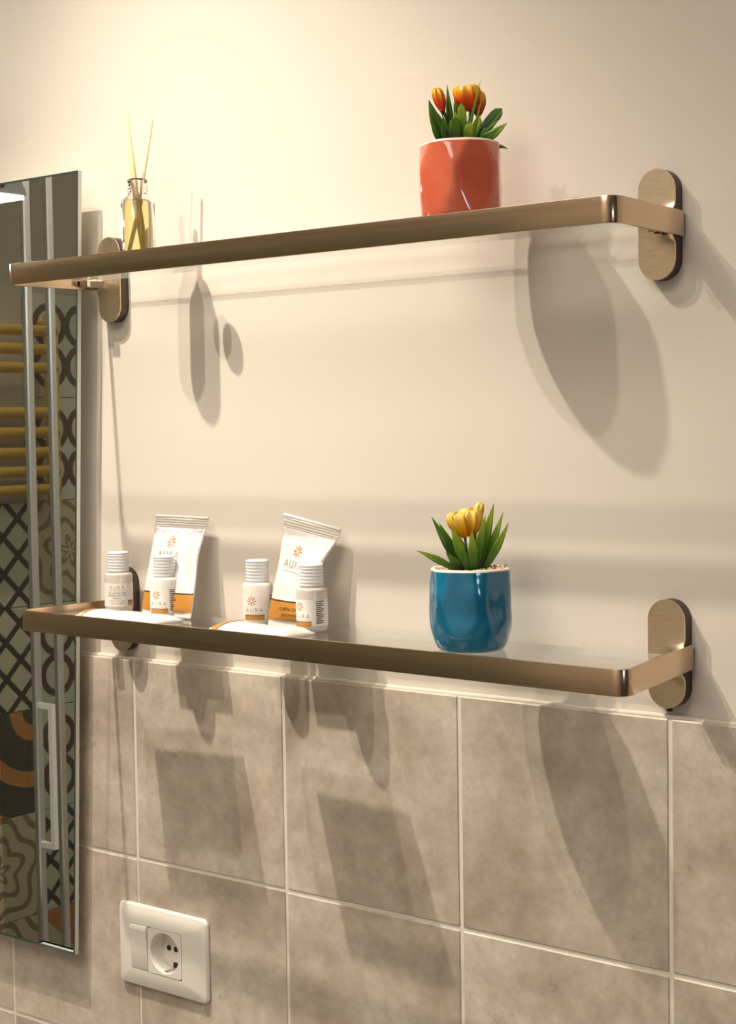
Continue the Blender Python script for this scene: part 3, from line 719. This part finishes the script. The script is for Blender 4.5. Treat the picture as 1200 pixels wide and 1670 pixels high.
# ------------------------------------------------------------ toiletry bottles
def ang_to_cam(x, y): return math.atan2(CAM.y - y, CAM.x - x)
LINES = [(-0.0035, 0.0035), (-0.0035, 0.0020), (-0.0035, 0.0034), (-0.0032, 0.0010), (-0.0035, 0.0036), (-0.0035, 0.0028), (-0.0035, 0.0015), (-0.0035, 0.0036), (-0.0030, 0.0030), (-0.0035, 0.0008), (-0.0035, 0.0034), (-0.0035, 0.0024)]
def toiletry(x, y, label, body, style, front, side, liq=None):
    t = thing('toiletry_bottle', label, 'bottle', (x, y, G2), group='miniature toiletry bottles on the lower shelf')
    R = 0.0133
    bm = bmesh.new(); lathe(bm, [(0, 0.0002), (0.0115, 0.0002), (0.0130, 0.0012), (R, 0.003), (R, 0.0345), (0.0128, 0.0362), (0.0105, 0.0372), (0.0086, 0.0376), (0.0086, 0.040), (0, 0.040)], 40)
    obj('bottle_body', bm, body, t, smooth=True)
    bm = bmesh.new(); pr = [(0.0, 0.0378), (0.0100, 0.0378)]
    z_ = 0.0378
    for k in range(6): pr += [(0.0103, z_ + 0.0012), (0.0103, z_ + 0.0020), (0.0097, z_ + 0.0024), (0.0097, z_ + 0.0028)]; z_ += 0.0028
    pr += [(0.0103, z_ + 0.0006), (0.0098, 0.0562), (0.009, 0.0567), (0, 0.0567)]
    lathe(bm, pr, 40); obj('cap', bm, M_cap, t, smooth=True)
    ca = ang_to_cam(x, y)
    fn = lambda off, rr_: (lambda a, b: Vector((rr_ * math.cos(ca + off + a / R), rr_ * math.sin(ca + off + a / R), b)))
    bm = bmesh.new(); rects(bm, fn(0, R + 0.00012), [(-R * 2.6, R * 2.6, 0.0055, 0.0275)], 40); obj('paper_label', bm, M_label, t, smooth=True)
    F = fn(front, R + 0.00022)
    if style == 'back':
        bm = bmesh.new(); put_geo(bm, text_geo('AURA', 0.0046, 1.35), F, 0, 0.0235); rects(bm, F, [(-0.0085, 0.0085, 0.0205, 0.0208)], 12); obj('printed_name', bm, M_grey, t)
        bm = bmesh.new()
        put_geo(bm, text_geo('hair and body wash', 0.0022), F, 0, 0.0185); put_geo(bm, text_geo('BAGNO DOCCIA', 0.0023), F, 0, 0.0160); put_geo(bm, text_geo('shampoo', 0.0022), F, 0, 0.0136)
        obj('printed_text', bm, M_ink, t)
        bm = bmesh.new(); put_geo(bm, text_geo('delicato per tutti', 0.0022), F, 0, 0.0110); put_geo(bm, text_geo('i tipi di capelli', 0.0022), F, 0, 0.0086); obj('small_print', bm, M_gold, t)
        Fs = fn(side, R + 0.00022)
        bm = bmesh.new(); rects(bm, Fs, [(-0.004, 0.004, 0.0063, 0.0105)], 6); obj('ochre_patch', bm, M_gold, t)
        bm = bmesh.new(); rects(bm, Fs, [(-0.004, 0.004, 0.0105, 0.0113)], 6); obj('dark_line', bm, M_ink, t)
    else:
        bm = bmesh.new(); put_geo(bm, text_geo('AURA', 0.0050, 1.35), F, 0, 0.0135); rects(bm, F, [(-0.0085, 0.0085, 0.0103, 0.0106)], 12)
        obj('printed_name', bm, M_grey, t)
        bm = bmesh.new()
        for k in range(8):
            a = PI / 4 * k
            for (r0, r1, w0) in ((0.0012, 0.0042, 0.00035),):
                q = []
                for (rr_, s_) in ((r0, -1), (r1, -1.4), (r1, 1.4), (r0, 1)):
                    q.append(bm.verts.new(F(-0.002 + rr_ * math.cos(a) - s_ * w0 * math.sin(a), 0.0215 + rr_ * math.sin(a) + s_ * w0 * math.cos(a))))
                bm.faces.new(q)
        obj('star_emblem', bm, M_gold, t)
        bm = bmesh.new(); rects(bm, F, [(-0.0095, 0.0095, 0.0052, 0.0088)], 12); obj('ochre_patch', bm, M_gold, t)
        bm = bmesh.new(); rects(bm, F, [(-0.0095, 0.0095, 0.0088, 0.0094)], 12); obj('dark_line', bm, M_ink, t)
        Fs = fn(side, R + 0.00022)
        bm = bmesh.new(); rects(bm, Fs, [(a * 1.1, b * 1.1, 0.0265 - k * 0.00165 - 0.0008, 0.0265 - k * 0.00165) for k, (a, b) in enumerate(LINES)], 3); obj('ingredient_text', bm, M_ink, t)
    return t
toiletry(-0.568, -0.026, 'leftmost mini bottle, clear shoulder and many small printed lines on its label', M_clearp, 'back', -0.15, 0.98)
toiletry(-0.491, -0.040, 'second mini bottle from the left, in front of the left white pouch', M_plastic, 'front', -0.50, 0.62)
toiletry(-0.381, -0.034, 'third mini bottle from the left, label with a small star emblem facing out', M_plastic, 'front', -0.28, 1.15)
toiletry(-0.3085, -0.0455, 'rightmost mini bottle, in front of the pouch marked shower cap', M_clearp, 'front', -0.75, 0.55)

# ------------------------------------------------------------ foil pouches leaning on the wall
def pouch(label, BLx, BRx, TLx, TRx, ztl, ztr, yb, yt, waist, seed, dark_text):
    t = thing('foil_pouch', label, 'pouch', ((BLx + BRx) / 2, yb, G2), group='white foil pouches leaning on the wall')
    ox, oy, oz = t.location
    rr = Vector((seed, seed * 2, 0))
    def fr(u, v, side=1, off=0.0):
        w = 1 - 0.0
        xl = BLx + (TLx - BLx) * v; xr = BRx + (TRx - BRx) * v
        pinch = waist * math.exp(-((v - 0.60) / 0.22) ** 2); xr -= pinch * 0.013; xl += pinch * 0.002
        xx = xl + (xr - xl) * u
        zt = ztl + (ztr - ztl) * u; zz = G2 + 0.0006 + (zt - G2 - 0.0006) * v
        yy = yb + (yt - yb) * v ** 1.1
        vv = min(1.0, max(0.0, (v - 0.05) / 0.83))
        T = 0.0105 * math.sin(PI * vv) ** 0.55 * math.sin(PI * min(max(u, 0), 1)) ** 0.6 * (1 - 0.55 * vv)
        nz_ = noise.noise(Vector((u * 2.4, v * 3.2, 0)) + rr) + 0.5 * noise.noise(Vector((u * 6, v * 6.0, 2.0)) + rr)
        amp = 0.0034 * math.sin(PI * vv) ** 0.7 * math.sin(PI * min(max(u, 0), 1)) ** 0.5
        rib = 0.00035 * math.sin(v * 250) if v > 0.885 else 0.0
        dep = T * 0.9 + amp * nz_ + 0.0005 + rib + off
        if v > 0.97: dep += 0.0012 * (u - 0.5) ** 2 * 4
        return Vector((xx - ox, yy - (dep if side > 0 else -0.0003 - T * 0.2) - oy, zz - oz))
    NU, NV = 26, 60
    def patch(bm, u0, u1, v0, v1, nu, nv, off=0.0, side=1):
        g = [[bm.verts.new(fr(u0 + (u1 - u0) * i / nu, v0 + (v1 - v0) * j / nv, side, off)) for i in range(nu + 1)] for j in range(nv + 1)]
        for j in range(nv):
            for i in range(nu):
                f = (g[j][i], g[j][i + 1], g[j + 1][i + 1], g[j + 1][i]); bm.faces.new(f if side > 0 else f[::-1])
        return g
    bm = bmesh.new(); a = patch(bm, 0, 1, 0, 0.885, NU, NV); b = patch(bm, 0, 1, 0, 0.885, NU, NV, 0, -1)
    def seam(la, lb):
        for i in range(len(la) - 1): bm.faces.new((la[i], la[i + 1], lb[i + 1], lb[i]))
    seam([r[0] for r in a], [r[0] for r in b]); seam([r[-1] for r in a], [r[-1] for r in b]); seam(a[0], b[0]); seam(a[-1], b[-1])
    obj('pouch_body', bm, M_foil, t, smooth=True)
    bm = bmesh.new(); a = patch(bm, -0.01, 1.01, 0.885, 1.0, NU, 26, 0.0002); b = patch(bm, -0.01, 1.01, 0.885, 1.0, NU, 26, 0, -1)
    seam([r[0] for r in a], [r[0] for r in b]); seam([r[-1] for r in a], [r[-1] for r in b]); seam(a[0], b[0]); seam(a[-1], b[-1])
    obj('crimped_top', bm, M_crimp, t)
    bm = bmesh.new(); patch(bm, 0.0, 1.0, 0.06, 0.235, NU, 10, 0.0003); obj('ochre_band', bm, M_gold, t, smooth=True)
    bm = bmesh.new(); patch(bm, 0.0, 1.0, 0.235, 0.25, NU, 2, 0.0003); obj('dark_line', bm, M_ink, t, smooth=True)
    wx, hz = (TRx - TLx), (ztl - G2)
    fn = lambda x_, y_: fr(0.5 + x_ / wx, y_ / hz, 1, 0.0004)
    bm = bmesh.new(); put_geo(bm, text_geo('AURA', 0.0100, 1.25), fn, -0.004, 0.056); rects(bm, fn, [(-0.019, 0.011, 0.0495, 0.0498)], 14); obj('printed_name', bm, M_grey, t)
    bm = bmesh.new()
    for k in range(8):
        a_ = PI / 4 * k; q = []
        for (r_, s_) in ((0.0015, -1), (0.0055, -1.6), (0.0055, 1.6), (0.0015, 1)):
            q.append(bm.verts.new(fn(-0.004 + r_ * math.cos(a_) - s_ * 0.0004 * math.sin(a_), 0.068 + r_ * math.sin(a_) + s_ * 0.0004 * math.cos(a_))))
        bm.faces.new(q)
    obj('star_emblem', bm, M_gold, t)
    bm = bmesh.new(); fb = lambda x_, y_: fr(0.5 + x_ / wx, y_ / hz, 1, 0.0005)
    put_geo(bm, text_geo('CUFFIA DOCCIA', 0.0044), fb, 0.0, 0.0165); put_geo(bm, text_geo('SHOWER CAP', 0.0044), fb, 0.0, 0.0110); obj('printed_text', bm, M_ink, t)
    return t
pouch('left white foil pouch with ochre band, leaning behind the left pair of bottles', -0.520, -0.456, -0.5310, -0.4638, 1.4225, 1.4215, -0.042, -0.0085, 0.25, 2.3, 0)
pouch('right white foil pouch pinched in the middle, leaning behind the right pair of bottles', -0.362, -0.300, -0.3690, -0.3055, 1.4270, 1.4150, -0.042, -0.0085, 1.0, 7.7, 1)

def sachet(label, x, y, rot, ln, wd, seed):
    t = thing('flat_sachet', label, 'sachet', (x, y, G2), rot, group='flat white sachets behind the lower rail')
    rr = Vector((seed, 0, 0)); bm = bmesh.new(); NU, NV = 40, 12
    def f(u, v, side):
        e = min(1.0, min(u, 1 - u) / 0.09); T = 0.0058 * max(0, e) ** 0.8 * math.sin(PI * v) ** 0.5
        nz_ = noise.noise(Vector((u * 5, v * 2, 0)) + rr)
        return Vector(((u - 0.5) * ln, (v - 0.5) * wd, (0.0022 + T + 0.0018 * nz_ * e) if side > 0 else 0.0003))
    A = [[bm.verts.new(f(i / NU, j / NV, 1)) for i in range(NU + 1)] for j in range(NV + 1)]; B = [[bm.verts.new(f(i / NU, j / NV, -1)) for i in range(NU + 1)] for j in range(NV + 1)]
    for j in range(NV):
        for i in range(NU): bm.faces.new((A[j][i], A[j][i + 1], A[j + 1][i + 1], A[j + 1][i])); bm.faces.new((B[j][i], B[j + 1][i], B[j + 1][i + 1], B[j][i + 1]))
    for (la, lb) in ((A[0], B[0]), (A[-1], B[-1]), ([r[0] for r in A], [r[0] for r in B]), ([r[-1] for r in A], [r[-1] for r in B])):
        for i in range(len(la) - 1): bm.faces.new((la[i], la[i + 1], lb[i + 1], lb[i]))
    obj('sachet_body', bm, M_foil, t, smooth=True)
    bm = bmesh.new()
    g = [[bm.verts.new(f(0.075 + 0.07 * i / 4, j / NV, 1) + Vector((0, 0, 0.0002))) for i in range(5)] for j in range(NV + 1)]
    for j in range(NV):
        for i in range(4): bm.faces.new((g[j][i], g[j][i + 1], g[j + 1][i + 1], g[j + 1][i]))
    obj('ochre_band', bm, M_gold, t, smooth=True)
    bm = bmesh.new()
    g = [[bm.verts.new(f(0.145 + 0.012 * i, j / NV, 1) + Vector((0, 0, 0.0002))) for i in range(2)] for j in range(NV + 1)]
    for j in range(NV): bm.faces.new((g[j][0], g[j][1], g[j + 1][1], g[j + 1][0]))
    obj('dark_line', bm, M_ink, t, smooth=True)
sachet('left flat white sachet lying behind the rail, in front of the left bottles', -0.505, -0.0765, 0.02, 0.106, 0.040, 1.5)
sachet('right flat white sachet lying behind the rail, in front of the right bottles', -0.3345, -0.0835, -0.02, 0.090, 0.040, 8.2)

# ------------------------------------------------------------ switch and socket plate
TY = -0.0082
cx, cz = -0.5335, 1.0046
t = thing('wall_socket', 'ivory wall plate with rocker switch and round power socket on the tiles', 'socket', (cx, TY, cz))
def rrect(w, h, r, n=6):
    pts = []
    for (sx, sz, a0) in ((1, 1, 0), (-1, 1, PI / 2), (-1, -1, PI), (1, -1, 3 * PI / 2)):
        for k in range(n + 1):
            a = a0 + k / n * PI / 2; pts.append((sx * (w / 2 - r) + r * math.cos(a), sz * (h / 2 - r) + r * math.sin(a)))
    return pts
bm = bmesh.new(); PW, PH = 0.1195, 0.0805; IW, IH, IX = 0.0690, 0.0445, -0.0070 + 0.002
secs = [(PW, PH, 0.0065, -0.0005, 0), (PW, PH, 0.0065, -0.0025, 0), (PW - 0.003, PH - 0.003, 0.0055, -0.0045, 0), (PW - 0.018, PH - 0.018, 0.003, -0.0068, 0),
        (IW + 0.004, IH + 0.004, 0.001, -0.0076, IX), (IW, IH, 0.0006, -0.0076, IX), (IW, IH, 0.0006, -0.0045, IX)]
rings = [[bm.verts.new((x + ixx, y, z_)) for x, z_ in rrect(w, h, r)] for (w, h, r, y, ixx) in secs]
for a, b in zip(rings[:-1], rings[1:]):
    n = len(a)
    for i in range(n): bm.faces.new((a[i], a[(i + 1) % n], b[(i + 1) % n], b[i]))
obj('face_plate', bm, M_white, t, angle=28)
bm = bmesh.new(); x0, x1 = IX - IW / 2 + 0.0004, IX - IW / 2 + 0.0228      # rocker: wedge, proud at the top
vs = []
for (z_, y_) in ((-IH / 2 + 0.0006, -0.0078), (0.0, -0.0088), (IH / 2 - 0.0045, -0.0108), (IH / 2 - 0.0006, -0.0095)): vs.append((bm.verts.new((x0, y_, z_)), bm.verts.new((x1, y_, z_)), bm.verts.new((x0, -0.0046, z_)), bm.verts.new((x1, -0.0046, z_))))
for a, b in zip(vs[:-1], vs[1:]):
    bm.faces.new((a[0], a[1], b[1], b[0])); bm.faces.new((a[0], b[0], b[2], a[2])); bm.faces.new((a[1], a[3], b[3], b[1])); bm.faces.new((a[2], b[2], b[3], a[3]))
bm.faces.new((vs[0][0], vs[0][2], vs[0][3], vs[0][1])); bm.faces.new((vs[-1][0], vs[-1][1], vs[-1][3], vs[-1][2]))
bmesh.ops.bevel(bm, geom=list(bm.edges), offset=0.0006, segments=2, affect='EDGES', profile=0.5)
obj('rocker_switch', bm, M_white, t, angle=30)
# socket module: square with a round well
bm = bmesh.new(); sx0, sx1 = IX - IW / 2 + 0.0236, IX + IW / 2 - 0.0004; scx = (sx0 + sx1) / 2; hw_, hh_ = (sx1 - sx0) / 2, IH / 2 - 0.0005; RW = 0.0197; n = 64
ci, wall_, fl_, sq, sqb = [], [], [], [], []
for k in range(n):
    a = 2 * PI * (k + 0.5) / n; c_, s_ = math.cos(a), math.sin(a); m_ = 1 / max(abs(c_) / hw_, abs(s_) / hh_)
    sq.append(bm.verts.new((scx + c_ * m_, -0.0080, s_ * m_))); sqb.append(bm.verts.new((scx + c_ * m_, -0.0046, s_ * m_)))
    ci.append(bm.verts.new((scx + c_ * RW, -0.0080, s_ * RW))); wall_.append(bm.verts.new((scx + c_ * RW * 0.97, -0.0074, s_ * RW * 0.97))); fl_.append(bm.verts.new((scx + c_ * RW * 0.94, 0.0078, s_ * RW * 0.94)))
for a, b in ((sqb, sq), (sq, ci), (ci, wall_), (wall_, fl_)):
    for k in range(n): bm.faces.new((a[k], a[(k + 1) % n], b[(k + 1) % n], b[k]))
bm.faces.new(fl_)
well = obj('socket_module', bm, M_whitein, t, angle=30)
for (dx, dz_, r_) in ((-0.0095, 0, 0.0027), (0, 0, 0.0027), (0.0095, 0, 0.0027)):
    bm = bmesh.new(); lathe(bm, [(0, 0), (r_, 0), (r_, 0.0006), (0, 0.0006)], 16)
    for v in bm.verts: v.co = Vector((scx + dx + v.co.x, 0.0077 - v.co.z, dz_ + v.co.y))
    obj('pin_hole', bm, M_dark, well)
for s_ in (-1, 1):
    z0, z1 = sorted((s_ * 0.0178, s_ * 0.0192)); obj('earth_clip', bbox_bm(scx - 0.0030, scx + 0.0030, -0.0060, 0.004, z0, z1, 0.0003, 1), M_chrome, well)
    z0, z1 = sorted((s_ * 0.0130, s_ * 0.0178)); obj('clip_slot', bbox_bm(scx - 0.0034, scx + 0.0034, 0.0068, 0.00775, z0, z1), M_dark, well)
